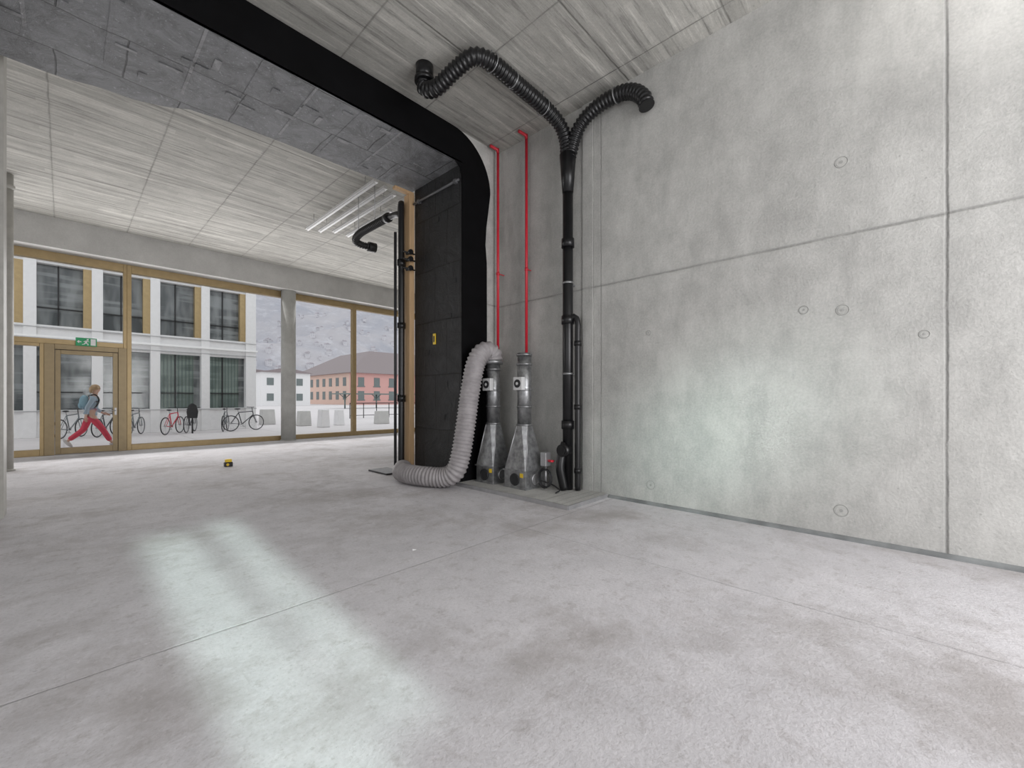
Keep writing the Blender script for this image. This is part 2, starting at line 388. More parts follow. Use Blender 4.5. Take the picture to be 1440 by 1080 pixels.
pr = [(WX, 0), (WX-0.035, 0), (WX-0.03, 0.02), (WX-0.012, 0.035), (WX, 0.04)]
vs = [(x, BY, z) for x, z in pr]+[(x, 2.99, z) for x, z in pr]
bb.add(vs, [[0,1,2,3,4], [9,8,7,6,5]]+[(i, (i+1) % 5, 5+(i+1) % 5, 5+i) for i in range(5)])
bb.obj('baseboard_right', simple('grey_joint_strip', (0.20, 0.21, 0.21), 0.7, var=0.4, scale=3), kind=S)
pl = B().box(4.19, WX, 3.0, 5.10, 0, 0.05).obj('trim_4', m_wall, kind=S, label='low concrete plinth', bevel=0.004)
B().box(4.175, 4.19, 3.0, 5.10, 0, 0.055).box(4.19, WX-0.06, 2.985, 3.0, 0, 0.055).obj('edge_angle', m_steel, parent=pl)
B().box(WX-0.015, WX, 3.24, 3.42, 0.05, H).obj('trim_5', m_wall, kind=S, label='shallow concrete rib')

b = B(); b.cyl((5.02, 14.72, 0), (5.02, 14.72, 4.87), 0.215, seg=40); b.cyl((5.02, 14.72, 0), (5.02, 14.72, 0.03), 0.235, seg=40)
b.obj('concrete_column', m_col, label='round grey concrete column in front of the glazing', cat='column')
dp = empty('downpipe', (-0.73, 12.3, 0), 'pale vertical round pipe beside the glazed front', 'pipe')
B().cyl((-0.73, 12.3, 0), (-0.73, 12.3, H), 0.085, seg=28).obj('pipe', m_cream, parent=dp)
B().cyl((-0.73, 12.3, 5.28), (-0.73, 12.3, 5.36), 0.105, seg=28).obj('collar', m_cream, parent=dp)
B().cyl((-0.73, 12.3, 0), (-0.73, 12.3, 0.04), 0.11, seg=28).obj('foot_ring', m_cream, parent=dp)

# glazed front
def window(n, x0, x1, z0, z1, fw=0.07, bot=0.15, top=0.07):
    w = empty('window_%d' % n, ((x0+x1)/2, FY, z0), 'bronze-framed full-height glazing', kind=S)
    b = B(); y0, y1 = FY-0.09, FY+0.09
    b.box(x0, x0+fw, y0, y1, z0, z1).box(x1-fw, x1, y0, y1, z0, z1).box(x0+fw, x1-fw, y0, y1, z0, z0+bot).box(x0+fw, x1-fw, y0, y1, z1-top, z1)
    b.obj('frame', m_gold, parent=w, bevel=0.006)
    B().box(x0+fw, x1-fw, FY-0.012, FY+0.012, z0+bot, z1-top).obj('glass_pane', m_glass, parent=w)
window(1, -4.0, -0.32, 0, 2.67)
window(2, -4.0, 1.135, 2.67, 4.87, top=0.2, bot=0.12, fw=0.07)
window(3, 1.135, 5.02, 0, 4.87, top=0.2, fw=0.09)
window(4, 5.02, 7.37, 0, 4.87, top=0.2, fw=0.07)
window(5, 7.37, 9.5, 0, 4.87, top=0.2, fw=0.07)
window(6, 9.5, 11.0, 0, 4.87, top=0.2, fw=0.07)
d1 = empty('door_1', (0.4, FY, 0), 'bronze-framed glazed entrance door', kind=S)
B().box(-0.32, -0.15, FY-0.11, FY+0.1, 0, 2.67).box(0.97, 1.135, FY-0.11, FY+0.1, 0, 2.67).box(-0.15, 0.97, FY-0.11, FY+0.1, 2.55, 2.67).obj('frame', m_golddk, parent=d1, bevel=0.006)
lf = B().box(-0.145, -0.05, FY-0.06, FY+0.04, 0.01, 2.54).box(0.87, 0.965, FY-0.06, FY+0.04, 0.01, 2.54).box(-0.05, 0.87, FY-0.06, FY+0.04, 0.01, 0.16).box(-0.05, 0.87, FY-0.06, FY+0.04, 2.44, 2.54).obj('leaf', m_golddk, parent=d1, bevel=0.005)
B().box(-0.05, 0.87, FY-0.015, FY+0.015, 0.16, 2.44).obj('glass_pane', m_glass, parent=lf)
hb = B(); hb.cyl((0.92, FY-0.06, 1.05), (0.92, FY-0.13, 1.05), 0.012, seg=10); hb.cyl((0.92, FY-0.125, 1.05), (0.79, FY-0.125, 1.05), 0.011, seg=10); hb.box(0.90, 0.94, FY-0.07, FY-0.06, 0.94, 1.12)
hb.obj('handle', m_steel, parent=lf)
ex = empty('exit_sign', (0.385, FY-0.17, 2.66), 'green and white emergency exit sign with running figure above door', 'exit sign')
yb = FY-0.16
B().box(0.20, 0.57, yb, yb+0.05, 2.66, 2.86).obj('sign_body', m_green, parent=ex, bevel=0.004)
b = B(); yy = yb-0.004
def flat(poly): b.prism(poly, 'y', yy, yy+0.003)
flat([(0.46, 2.68), (0.55, 2.68), (0.55, 2.84), (0.46, 2.84)])
flat([(0.385, 2.815), (0.40, 2.835), (0.42, 2.835), (0.43, 2.815), (0.42, 2.80), (0.40, 2.80)])
flat([(0.365, 2.795), (0.405, 2.795), (0.395, 2.74), (0.36, 2.74)])
flat([(0.39, 2.795), (0.44, 2.77), (0.435, 2.76), (0.395, 2.775)])
flat([(0.37, 2.795), (0.335, 2.765), (0.34, 2.755), (0.375, 2.775)])
flat([(0.375, 2.745), (0.42, 2.72), (0.42, 2.68), (0.405, 2.68), (0.405, 2.71), (0.365, 2.725)])
flat([(0.36, 2.745), (0.375, 2.74), (0.355, 2.70), (0.31, 2.69), (0.31, 2.70), (0.345, 2.715)])
flat([(0.22, 2.76), (0.26, 2.80), (0.26, 2.77), (0.30, 2.77), (0.30, 2.75), (0.26, 2.75), (0.26, 2.72)])
b.obj('pictogram', m_wh, parent=ex)

# ------------------------------------------------------------------ timber post, black pipes at opening
tp = empty('timber_frame', (4.22, 6.52, 0), 'pine post with short top rail beside black wall end', 'timber post')
B().box(4.18, 4.285, 6.41, 6.58, 0, 4.98).obj('post', m_wood, parent=tp, bevel=0.004)
B().box(3.90, 4.285, 6.42, 6.50, 4.98, 5.03).obj('top_rail', m_wood, parent=tp, bevel=0.004)
vp = empty('drain_pipe', (4.10, 6.62, 0), 'black plastic drain pipe running up the timber post and overhead', 'pipe')
PX, PY = 4.11, 6.56
path = [(PX, PY, 0.0), (PX, PY, 4.48), (PX, PY+0.04, 4.62), (PX, PY+0.18, 4.68), (PX-0.02, 7.0, 4.69)]
B().tube(resample(crom(path, 12), 0.06), 0.055, 16).obj('pipe', m_plastic, parent=vp)
b = B(); corr(b, [(PX-0.02, 6.98, 4.69), (4.07, 7.5, 4.68), (4.06, 8.0, 4.66), (4.10, 8.25, 4.60), (4.25, 8.32, 4.57), (4.42, 8.3, 4.57)], 0.068, 0.008, 0.05, 18)
b.obj('flexible_hose', m_plastic, parent=vp)
for a, c_ in [((PX, PY, 3.7), (PX, PY, 3.82)), ((PX, PY, 1.3), (PX, PY, 1.42)), ((PX, PY, 2.6), (PX, PY, 2.7)), ((PX-0.02, 6.95, 4.69), (PX-0.02, 7.05, 4.69))]:
    B().cyl(a, c_, 0.072 if a[1] < 6.9 else 0.085, seg=20).obj('coupling', m_plastic, parent=vp)
B().cyl((4.40, 8.3, 4.57), (4.56, 8.28, 4.57), 0.10, seg=20).obj('outlet', m_plastic, parent=vp)
B().cyl((PX-0.09, PY+0.05, 0), (PX-0.09, PY+0.05, 4.3), 0.025, seg=12).obj('cable_conduit', m_dark, parent=vp)
for y in (7.4, 8.05): B().cyl((4.06, y, 4.72), (4.06, y, H), 0.008, seg=8).obj('hanger', m_steel, parent=vp)
vv = empty('valve_cluster', (4.08, 6.35, 3.6), 'small black valves clamped on the timber post', 'valve')
for z in (3.62, 3.78, 3.9):
    B().cyl((4.12, 6.40, z), (4.12, 6.28, z), 0.028, seg=14).cyl((4.12, 6.30, z), (4.12, 6.26, z), 0.045, seg=14).cyl((4.02, 6.34, z), (4.24, 6.34, z), 0.014, seg=8).obj('valve', m_plastic, parent=vv)
B().box(3.9, 4.28, 6.7, 7.35, 0, 0.03).obj('floor_plate', m_dark, label='thin dark plate lying on the concrete floor', cat='plate', bevel=0.003)

# ------------------------------------------------------------------ luminaires
def lum(x, y0, y1, z):
    e = empty('strip_light', (x, (y0+y1)/2, z), 'long white linear light fitting hung below ceiling', 'ceiling light', group='linear lights under the ceiling')
    B().prism([(x-0.045, z), (x+0.045, z), (x+0.03, z+0.06), (x-0.03, z+0.06)], 'y', y0, y1).obj('housing', m_alu, parent=e)
    B().cyl((x, y0+0.05, z-0.02), (x, y1-0.05, z-0.02), 0.02, seg=12).obj('tube', m_wh, parent=e)
    for y in (y0+0.4, y1-0.4): B().cyl((x, y, z+0.05), (x, y, H), 0.006, seg=8).obj('hanger', m_steel, parent=e)
lum(3.92, 7.1, 10.3, 5.33); lum(4.17, 7.2, 10.2, 5.33); lum(4.42, 7.3, 10.0, 5.33); lum(4.75, 8.0, 10.0, 5.33)

# ------------------------------------------------------------------ black flexible ducts on wall
ad = empty('ventilation_duct', (4.95, 3.6, 0.05), 'black corrugated ducts merging into a vertical black pipe on concrete wall', 'duct')
b = B(); corr(b, [(3.13, 4.46, 5.40), (3.13, 4.45, 5.28), (3.18, 4.28, 5.23), (3.25, 3.98, 5.34), (3.34, 3.76, 5.42), (3.55, 3.67, 5.42), (4.0, 3.66, 5.40), (4.55, 3.64, 5.36), (4.82, 3.6, 5.25), (4.93, 3.57, 5.05), (4.95, 3.56, 4.80)], 0.090, 0.011, 0.055)
b.obj('flexible_hose', m_plastic, parent=ad)
b = B(); corr(b, [(5.0, 2.38, 5.02), (5.0, 2.42, 5.14), (5.0, 2.55, 5.28), (5.0, 2.75, 5.36), (4.99, 3.05, 5.35), (4.98, 3.30, 5.25), (4.97, 3.44, 5.07), (4.96, 3.53, 4.8)], 0.088, 0.011, 0.055)
b.obj('flexible_hose', m_plastic, parent=ad)
B().cyl((3.13, 4.46, 5.38), (3.13, 4.46, H), 0.11, seg=24).cyl((3.13, 4.46, 5.36), (3.13, 4.46, 5.41), 0.125, seg=24).obj('ceiling_spigot', m_plastic, parent=ad)
for (p, q) in [((3.9, 3.66, 5.405), (3.915, 3.66, 5.404)), ((5.0, 2.80, 5.362), (5.0, 2.815, 5.362))]:
    B().cyl(p, q, 0.104, seg=24).obj('hose_clamp', m_galv, parent=ad)
for (x, y, z) in [(3.55, 3.67, 5.53), (4.5, 3.64, 5.46)]:
    B().cyl((x, y, z-0.0), (x, y, H), 0.01, seg=8).torus((x, y, z-0.11), 0.108, 0.006, 'x', 24).obj('hanger', m_galv, parent=ad)
B().cyl((4.95, 3.55, 4.85), (4.95, 3.55, 4.3), 0.12, 0.078, seg=24).obj('reducer', m_plastic, parent=ad)
B().cyl((4.95, 3.55, 4.35), (4.95, 3.55, 0.06), 0.074, seg=24).obj('vertical_pipe', m_plastic, parent=ad)
for z in (3.52, 2.42, 0.92): B().cyl((4.95, 3.55, z), (4.95, 3.55, z+0.12), 0.092, seg=24).obj('coupling', m_plastic, parent=ad)
for z in (3.0, 1.7): B().box(4.95, WX, 3.54, 3.56, z, z+0.02).cyl((4.95, 3.55, z-0.005), (4.95, 3.55, z+0.025), 0.08, seg=24).obj('pipe_bracket', m_galv, parent=ad)
b = B(); b.tube(resample(crom([(4.95, 3.55, 2.30), (4.96, 3.50, 2.48), (4.97, 3.44, 2.52), (4.98, 3.40, 2.42), (4.98, 3.40, 2.2), (4.98, 3.40, 1.0), (4.98, 3.40, 0.06)], 12), 0.05), 0.042, 16)
b.obj('branch_pipe', m_plastic, parent=ad)
for z in (2.1, 1.2, 0.3): B().cyl((4.98, 3.40, z), (4.98, 3.40, z+0.07), 0.052, seg=20).obj('coupling', m_plastic, parent=ad)
B().cyl((4.80, 3.55, 0.62), (4.95, 3.55, 0.62), 0.09, seg=24).cyl((4.79, 3.55, 0.62), (4.80, 3.55, 0.62), 0.06, seg=24).obj('cleaning_hatch', m_plastic, parent=ad)
B().tube(resample(crom([(4.93, 3.58, 0.72), (4.86, 3.6, 0.5), (4.84, 3.6, 0.35), (4.86, 3.58, 0.2), (4.88, 3.56, 0.06)], 10), 0.04), 0.065, 18).obj('floor_bend', m_plastic, parent=ad)

def redpipe(x, y, z0):
    e = empty('sprinkler_pipe', (x, y, z0), 'thin red vertical pipe fixed to concrete wall', 'pipe', group='red pipes on the concrete wall')
    B().cyl((x, y, z0), (x, y, H-0.03), 0.023, seg=14).obj('riser', m_red, parent=e)
    B().tube([(x, y, H-0.10), (x-0.02, y, H-0.05), (x-0.16, y+0.02, H-0.04)], 0.024, 12).obj('elbow', m_red, parent=e)
    for z in (z0+1.4,): B().cyl((x, y, z), (x, y, z+0.05), 0.029, seg=14).box(x, WX, y-0.006, y+0.006, z+0.02, z+0.032).obj('pipe_clip', m_red, parent=e)
redpipe(4.98, 5.0, 2.02); redpipe(5.02, 4.40, 1.98)

# ------------------------------------------------------------------ galvanised units
def unit(cx, cy, topz, label, s=0.19, rd=0.105):
    z0 = 0.05
    e = empty('duct_filter_unit', (cx, cy, z0), label, 'duct unit', group='galvanised duct units on the plinth')
    hb_ = 0.27
    B().box(cx-s, cx+s, cy-s, cy+s, z0, z0+hb_).box(cx-s-0.02, cx+s+0.02, cy-s-0.02, cy+s+0.02, z0+hb_-0.02, z0+hb_).box(cx-s-0.015, cx+s+0.015, cy-s-0.015, cy+s+0.015, z0, z0+0.02).obj('base_box', m_galv, parent=e, bevel=0.003)
    n = 8; lo = []; hi = []
    t22 = math.tan(math.pi/8)
    for (c, q) in [(1, t22), (t22, 1), (-t22, 1), (-1, t22), (-1, -t22), (-t22, -1), (t22, -1), (1, -t22)]:
        cc = 0.94
        sx = math.copysign(1, c); sy = math.copysign(1, q)
        lo.append((cx+s*sx*(1 if abs(c) == 1 else cc), cy+s*sy*(1 if abs(q) == 1 else cc), z0+hb_))
        hi.append((cx+rd*1.1*c, cy+rd*1.1*q, 0.95))
    tcone = B().add(lo+hi, [(k, (k+1) % n, n+(k+1) % n, n+k) for k in range(n)]+[list(range(n))[::-1], list(range(n, 2*n))])
    tcone.obj('transition_cone', m_galv, parent=e)
    for k in (3, 5): B().tube([lo[k], hi[k]], 0.007, 6).obj('seam_rib', m_steel, parent=e)
    B().cyl((cx, cy, 0.94), (cx, cy, topz), rd, seg=32).obj('round_duct', m_galv, parent=e)
    for z in (0.95, 1.22, 1.47, topz-0.18, topz-0.04): B().cyl((cx, cy, z), (cx, cy, z+0.03), rd+0.012, seg=32).obj('duct_flange', m_galv, parent=e)
    dpx = cx-rd-0.03
    B().box(dpx-0.02, dpx+0.05, cy-0.085, cy+0.085, 1.48, 1.67).obj('damper_plate', m_alu, parent=e, bevel=0.004)
    B().cyl((dpx-0.03, cy, 1.575), (dpx-0.02, cy, 1.575), 0.06, seg=24).obj('damper_dial', m_dark, parent=e)
    B().cyl((dpx-0.034, cy, 1.575), (dpx-0.03, cy, 1.575), 0.022, seg=16).obj('dial_hub', m_alu, parent=e)
    B().cyl((cx-s-0.012, cy, z0+0.13), (cx-s-0.001, cy, z0+0.13), 0.075, seg=24).torus((cx-s-0.01, cy, z0+0.13), 0.08, 0.01, 'x').obj('side_port', [m_dark], parent=e)
    B().torus((cx, cy-s-0.01, z0+0.13), 0.075, 0.010, 'y').cyl((cx, cy-s-0.008, z0+0.13), (cx, cy-s, z0+0.13), 0.07, seg=24).obj('front_port', m_steel, parent=e)
    B().box(cx-s-0.003, cx-s+0.002, cy-0.16, cy-0.10, z0+0.17, z0+0.23).obj('type_label', m_yellow, parent=e)
    return e
u1 = unit(4.66, 4.78, 1.98, 'galvanised steel duct unit joined to the grey hose', s=0.19)
u2 = unit(4.70, 4.16, 2.03, 'galvanised steel duct unit with open top beside black pipe', s=0.21)
ac = empty('actuator_motor', (4.78, 3.82, 0.05), 'small grey actuator with red handle next to the duct unit', 'motor')
B().box(4.72, 4.84, 3.77, 3.87, 0.38, 0.58).obj('motor_body', m_steel, parent=ac, bevel=0.008)
B().cyl((4.78, 3.82, 0.05), (4.78, 3.82, 0.38), 0.018, seg=12).obj('stand', m_steel, parent=ac)
B().cyl((4.78, 3.77, 0.46), (4.78, 3.69, 0.46), 0.016, seg=12).cyl((4.74, 3.70, 0.46), (4.82, 3.70, 0.46), 0.012, seg=10).obj('handle', m_red, parent=ac)
cb_ = B(); P = []
for i in range(60):
    a = i*0.42; P.append((4.70+0.02*math.cos(a*0.7), 3.77+0.11*math.cos(a), 0.22+0.13*math.sin(a)+0.01*math.sin(i)))
cb_.tube(P, 0.010, 8).tube(crom([P[-1], (4.8, 3.72, 0.12), (4.75, 3.55, 0.075), (4.6, 3.5, 0.065)], 8), 0.010, 8)
cb_.obj('cable_coil', m_dark, label='coiled dark cable beside the duct units', cat='cable')
ip = B(); ip.tube(resample(crom([(4.96, 4.48, 0.05), (4.96, 4.48, 1.8), (4.96, 4.50, 1.9), (5.1, 4.52, 1.93)], 10), 0.08), 0.025, 12)
for z in (0.5, 1.1, 1.6): ip.cyl((4.96, 4.48, z), (4.96, 4.48, z+0.06), 0.035, seg=12)
ip.obj('service_pipe', simple('blue_grey_pipe', (0.10, 0.13, 0.18), 0.4), label='thin blue-grey service pipe between the duct units', cat='pipe')
fh = empty('extraction_hose', (3.9, 5.4, 0), 'thick grey corrugated flexible hose drooping onto the floor', 'hose')
b = B(); corr(b, [(4.66, 4.78, 1.93), (4.64, 4.78, 2.04), (4.55, 4.80, 2.10), (4.43, 4.83, 2.04), (4.34, 4.86, 1.85), (4.25, 4.87, 1.45), (4.17, 4.88, 0.95), (4.09, 4.90, 0.5), (4.02, 4.95, 0.26), (3.94, 5.12, 0.165), (3.80, 5.40, 0.16), (3.74, 5.70, 0.16), (3.78, 6.0, 0.16), (3.92, 6.2, 0.17)], 0.145, 0.012, 0.055, 24)
b.obj('hose_body', m_hose, parent=fh)
B().cyl((4.66, 4.78, 1.90), (4.66, 4.78, 1.96), 0.156, seg=28).obj('hose_clamp', m_galv, parent=fh)

# small items
ll = empty('laser_level', (0, 0, 0), 'small black and yellow tool standing on the floor', 'tool')
rx, ry = ray(321); d = 799/95.0; lx, ly = rx*d, ry*d
ll.location = (lx, ly, 0); WL[ll.name] = Vector((lx, ly, 0))
B().box(lx-0.07, lx+0.07, ly-0.05, ly+0.05, 0.0, 0.09).obj('tool_body', m_dark, parent=ll, bevel=0.012)
B().box(lx-0.055, lx+0.055, ly-0.045, ly+0.045, 0.09, 0.15).obj('tool_cap', m_yellow, parent=ll, bevel=0.012)
B().cyl((lx-0.02, ly-0.056, 0.045), (lx-0.02, ly-0.05, 0.045), 0.025, seg=16).obj('lens', m_yellow, parent=ll)
rx, ry = ray(583); d = 799/213.0
b = B(); b.add([(rx*d-0.02, ry*d, 0.001), (rx*d+0.015, ry*d-0.015, 0.008), (rx*d+0.02, ry*d+0.015, 0.002), (rx*d-0.01, ry*d+0.02, 0.012)], [(0,1,2), (0,2,3), (0,1,3), (1,2,3)])
b.obj('paper_scrap', m_wh, label='tiny crumpled white paper scrap on the floor', cat='litter')

# ------------------------------------------------------------------ exterior
B().box(-150, 400, 15.15, 322, -0.25, -0.005).obj('ground', m_plaza, kind=S)
ob_ = empty('office_building', (0, 24, 0), 'white modern building with tall dark windows and bronze side panels', 'building')
WH = [(0.95, 3.2), (3.95, 6.12), (6.95, 9.1)]
xs0 = [4.33-1.66*i for i in range(8)]
b = B(); y0 = 22.0
edges = sorted([(x, x+1.36) for x in xs0])
px = -9.0
for (a, c_) in edges: b.box(px, a, y0, y0+0.5, 0, 11); px = c_
b.box(px, 6.1, y0, y0+0.5, 0, 11)
for (a, c_) in edges:
    zz = 0
    for (w0, w1) in WH: b.box(a, c_, y0+0.06, y0+0.5, zz, w0); zz = w1
    b.box(a, c_, y0+0.06, y0+0.5, zz, 11)
b.box(-9, 6.1, y0+0.5, y0+14, 0, 11)
b.obj('building_body', m_white, parent=ob_)
m_joint = simple('facade_shadow_gap', (0.45, 0.45, 0.46), 0.7)
for z in (0.9, 3.28, 3.85, 6.22): B().box(-9.05, 6.12, y0-0.015, y0+0.05, z, z+0.03).obj('string_course', m_joint, parent=ob_)
B().box(-9.05, 6.15, y0-0.08, y0, 3.5, 3.58).obj('string_course', m_wh, parent=ob_)
for fl, (w0, w1) in enumerate(WH):
    for i, (a, c_) in enumerate(edges):
        we = empty('office_window', ((a+c_)/2, y0+0.3, w0), parent=ob_)
        B().box(a, c_-0.22, y0+0.32, y0+0.34, w0, w1).obj('glass_pane', m_og2 if (fl == 0 and i >= 6) else m_og, parent=we)
        if fl > 0: B().box(c_-0.22, c_, y0+0.06, y0+0.4, w0, w1).obj('side_panel', m_gold, parent=we)
        else: B().box(c_-0.22, c_, y0+0.32, y0+0.34, w0, w1).obj('side_pane', m_og, parent=we)
        B().box(a, c_-0.22, y0+0.27, y0+0.32, w0+0.62, w0+0.66).box(a+0.5, a+0.54, y0+0.27, y0+0.32, w0, w1).obj('glazing_bar', m_dark, parent=we)
# mountain
nx, ny = 110, 60; vs = []; fs = []
def hfun(x, y):
    t = (y-320)
    return t*0.42 + (mnoise.fractal(Vector((x*0.006, y*0.006, 3)), 1, 2, 6))*min(1, t/120)*45 - 1
for j in range(ny):
    for i in range(nx):
        x = -300+i*1300/(nx-1); y = 320+j*750/(ny-1)
        vs.append((x, y, hfun(x, y)))
for j in range(ny-1):
    for i in range(nx-1): fs.append((j*nx+i, j*nx+i+1, (j+1)*nx+i+1, (j+1)*nx+i))
vs_h = vs
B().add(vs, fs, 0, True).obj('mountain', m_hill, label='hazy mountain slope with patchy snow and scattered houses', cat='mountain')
# pink building
pb = empty('station_building', (56, 112, 0), 'long pink and peach building with grey hipped roof', 'building')
X0, X1, Y0, Y1, E = 45, 80, 93, 130, 7.4
B().box(X0, X1, Y0, Y0+0.5, 0, E).box(X0+0.5, X1, Y0+0.5, Y1, 0, E).obj('front_wall', m_pink, parent=pb)
B().box(X0, X0+0.5, Y0+0.5, Y1, 0, E).obj('side_wall', m_peach, parent=pb)
b = B(); o_ = 0.8
b.add([(X0-o_, Y0-o_, E), (X1+o_, Y0-o_, E), (X1+o_, Y1+o_, E), (X0-o_, Y1+o_, E), (X0+10, Y0+10, E+6.5), (X1-10, Y0+10, E+6.5), (X1-10, Y1-10, E+6.5), (X0+10, Y1-10, E+6.5)], [(0,1,5,4), (1,2,6,5), (2,3,7,6), (3,0,4,7), (4,5,6,7), (3,2,1,0)])
b.obj('roof', m_roof, parent=pb)
for fl, zz in enumerate((1.2, 4.4)):
    for i in range(8):
        x = X0+1.8+i*4
        B().box(x, x+1.5, Y0-0.06, Y0, zz, zz+2.0).box(x-0.2, x+1.7, Y0-0.1, Y0, zz-0.25, zz).obj('window', [m_shut], parent=pb)
    for i in range(9):
        y = Y0+2.2+i*3.8
        B().box(X0-0.06, X0, y, y+1.6, zz, zz+2.0).obj('window', m_shut, parent=pb)
def house(name, x, y, z, w, d, h, mwall, mroof, roofh, label, cat='house', group=None, deep=0, mw=None):
    e = empty(name, (x, y, z), label, cat, group=group)
    B().box(x-w/2, x+w/2, y-d/2, y+d/2, z-deep, z+h).obj('house_body', mwall, parent=e)
    B().prism([(x-w/2-0.4, z+h), (x+w/2+0.4, z+h), (x, z+h+roofh)], 'y', y-d/2-0.4, y+d/2+0.4).obj('roof', mroof, parent=e)
    for fl in range(max(1, int(h//3))):
        for i in range(max(2, int(w//3))):
            xx = x-w/2+1+i*(w-1)/max(2, int(w//3))
            B().box(xx, xx+1.2, y-d/2-0.05, y-d/2, z+1+fl*3, z+2.4+fl*3).obj('window', mw or m_shut, parent=e)
    return e
house('apartment_block', 38, 150, 0, 18, 12, 9.5, m_white, m_roof, 1.0, 'low white apartment block with flat grey roof', 'building')
house('apartment_block', 66, 200, 0, 20, 12, 13, m_white, m_roof, 1.0, 'tall white apartment block behind plaza', 'building')
house('apartment_block', 30, 95, 0, 9, 12, 6.5, m_white, m_roof, 1.0, 'white apartment block beside the office building', 'building')
def hz(x, y):
    fx = (x+300)/1300*(nx-1); fy = (y-320)/750*(ny-1); i = int(max(0, min(nx-2, fx))); j = int(max(0, min(ny-2, fy))); a, c_ = fx-i, fy-j
    q = lambda jj, ii: vs_h[jj*nx+ii][2]
    return q(j, i)*(1-a)*(1-c_)+q(j, i+1)*a*(1-c_)+q(j+1, i)*(1-a)*c_+q(j+1, i+1)*a*c_
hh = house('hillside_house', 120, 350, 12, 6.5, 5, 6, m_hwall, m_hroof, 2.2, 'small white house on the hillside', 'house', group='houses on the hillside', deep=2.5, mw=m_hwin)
hh.location = (120, 350, hz(120, 350)+0.6); hh.scale = (0.5,)*3
for i in range(170):
    px_ = 350+random.random()*215; rx, ry = ray(px_); yy_ = 330+(random.random()**1.8)*190; d = yy_/ry
    s_c = random.uniform(0.3, 0.62)
    copy_tree(hh, (rx*d, yy_, hz(rx*d, yy_)+1.0*s_c), rz=random.uniform(-0.6, 0.6), scale=s_c)
cn = empty('platform_canopy', (30, 58, 0), 'long low dark green canopy on slender posts', 'canopy')
B().prism([(26, 2.0), (62, 2.0), (62, 2.15), (26, 2.15)], 'y', 56, 60).obj('canopy_roof', m_green2, parent=cn)
for i in range(8):
    x = 27+i*4.8; B().cyl((x, 57.5, 0), (x, 57.5, 2.0), 0.10, seg=10).tube([(x, 57.5, 1.4), (x+0.7, 57.5, 2.0)], 0.05, 6).tube([(x, 57.5, 1.4), (x-0.7, 57.5, 2.0)], 0.05, 6).obj('canopy_post', m_green2, parent=cn)
def ray_floor(px, py, z=0):
    rx, ry = ray(px); d = 592*(1.35-z)/(py-561); return rx*d, ry*d
for (px, py, w, h) in [(430, 599, 0.6, 0.75), (458, 601, 0.45, 0.85), (378, 597, 0.7, 0.8), (480, 598, 0.4, 0.8), (540, 596, 0.7, 0.7)]:
    x, y = ray_floor(px, py)
    B().prism([(x-w/2, 0), (x+w/2, 0), (x+w/2-0.06, h), (x-w/2+0.06, h)], 'y', y, y+0.5).obj('concrete_block', m_conc if px not in (458, 480) else m_white, label='low concrete block standing on the plaza', cat='planter', bevel=0.03)
rl = empty('railing', (19, 28, 0), 'dark metal railing with upright bars along the plaza', 'railing')
b = B(); b.cyl((13.5, 28, 1.05), (25.5, 28, 1.05), 0.03, seg=8).cyl((13.5, 28, 0.2), (25.5, 28, 0.2), 0.02, seg=8); b.obj('rail', m_dark, parent=rl)
for i in range(13): B().cyl((13.5+i, 28, 0), (13.5+i, 28, 1.05), 0.03, seg=8).obj('baluster', m_dark, parent=rl)

def bicycle(colr, name_label):
    e = empty('bicycle', (0, 0, 0), name_label, 'bicycle', group='bicycles parked by the building')
    fm = simple('bike_paint', colr, 0.35)
    R = 0.335
    for x in (-0.52, 0.52):
        b = B(); b.torus((x, 0, R), R-0.02, 0.018, 'y', 32, 0); b.torus((x, 0, R), R-0.04, 0.008, 'y', 32, 1)
        for k_ in range(12):
            a = math.pi*2*k_/12; b.tube([(x, 0, R), (x+(R-0.05)*math.cos(a), 0, R+(R-0.05)*math.sin(a))], 0.003, 4, 1)
        b.cyl((x, -0.04, R), (x, 0.04, R), 0.025, seg=10, mi=1)
        b.obj('wheel', [m_dark, m_steel], parent=e)
    b = B(); bbp = (-0.08, 0, 0.28); st = (-0.22, 0, 0.78); hd = (0.36, 0, 0.82); hd2 = (0.39, 0, 0.68)
    for p, q in [(bbp, st), (st, hd), (bbp, hd2), (hd, hd2)]: b.tube([p, q], 0.019, 8)
    for s_ in (-0.035, 0.035):
        b.tube([(-0.08, s_, 0.28), (-0.52, s_, R)], 0.011, 6); b.tube([(-0.22, s_*0.5, 0.76), (-0.52, s_, R)], 0.010, 6); b.tube([(0.39, s_, 0.66), (0.52, s_, R)], 0.012, 6)
    b.obj('frame', fm, parent=e)
    B().tube([(-0.22, 0, 0.78), (-0.25, 0, 0.90)], 0.013, 8).obj('seat_post', m_steel, parent=e)
    B().sphere((-0.26, 0, 0.93), (0.13, 0.06, 0.03)).obj('saddle', m_dark, parent=e)
    B().tube([(0.36, 0, 0.82), (0.33, 0, 0.98)], 0.013, 8).tube([(0.26, -0.27, 1.0), (0.33, -0.15, 0.99), (0.35, 0, 0.99), (0.33, 0.15, 0.99), (0.26, 0.27, 1.0)], 0.012, 8).obj('handlebar', m_dark, parent=e)
    b = B(); b.torus((-0.08, 0.04, 0.28), 0.085, 0.006, 'y', 20); b.tube([(-0.08, 0.05, 0.28), (0.05, 0.06, 0.18)], 0.008, 6); b.tube([(-0.08, -0.05, 0.28), (-0.21, -0.06, 0.38)], 0.008, 6); b.box(0.01, 0.09, 0.05, 0.13, 0.16, 0.18).box(-0.25, -0.17, -0.13, -0.05, 0.37, 0.39)
    b.obj('crank', m_steel, parent=e)
    return e
bk = bicycle((0.05, 0.05, 0.06), 'dark city bicycle parked in front of white building')
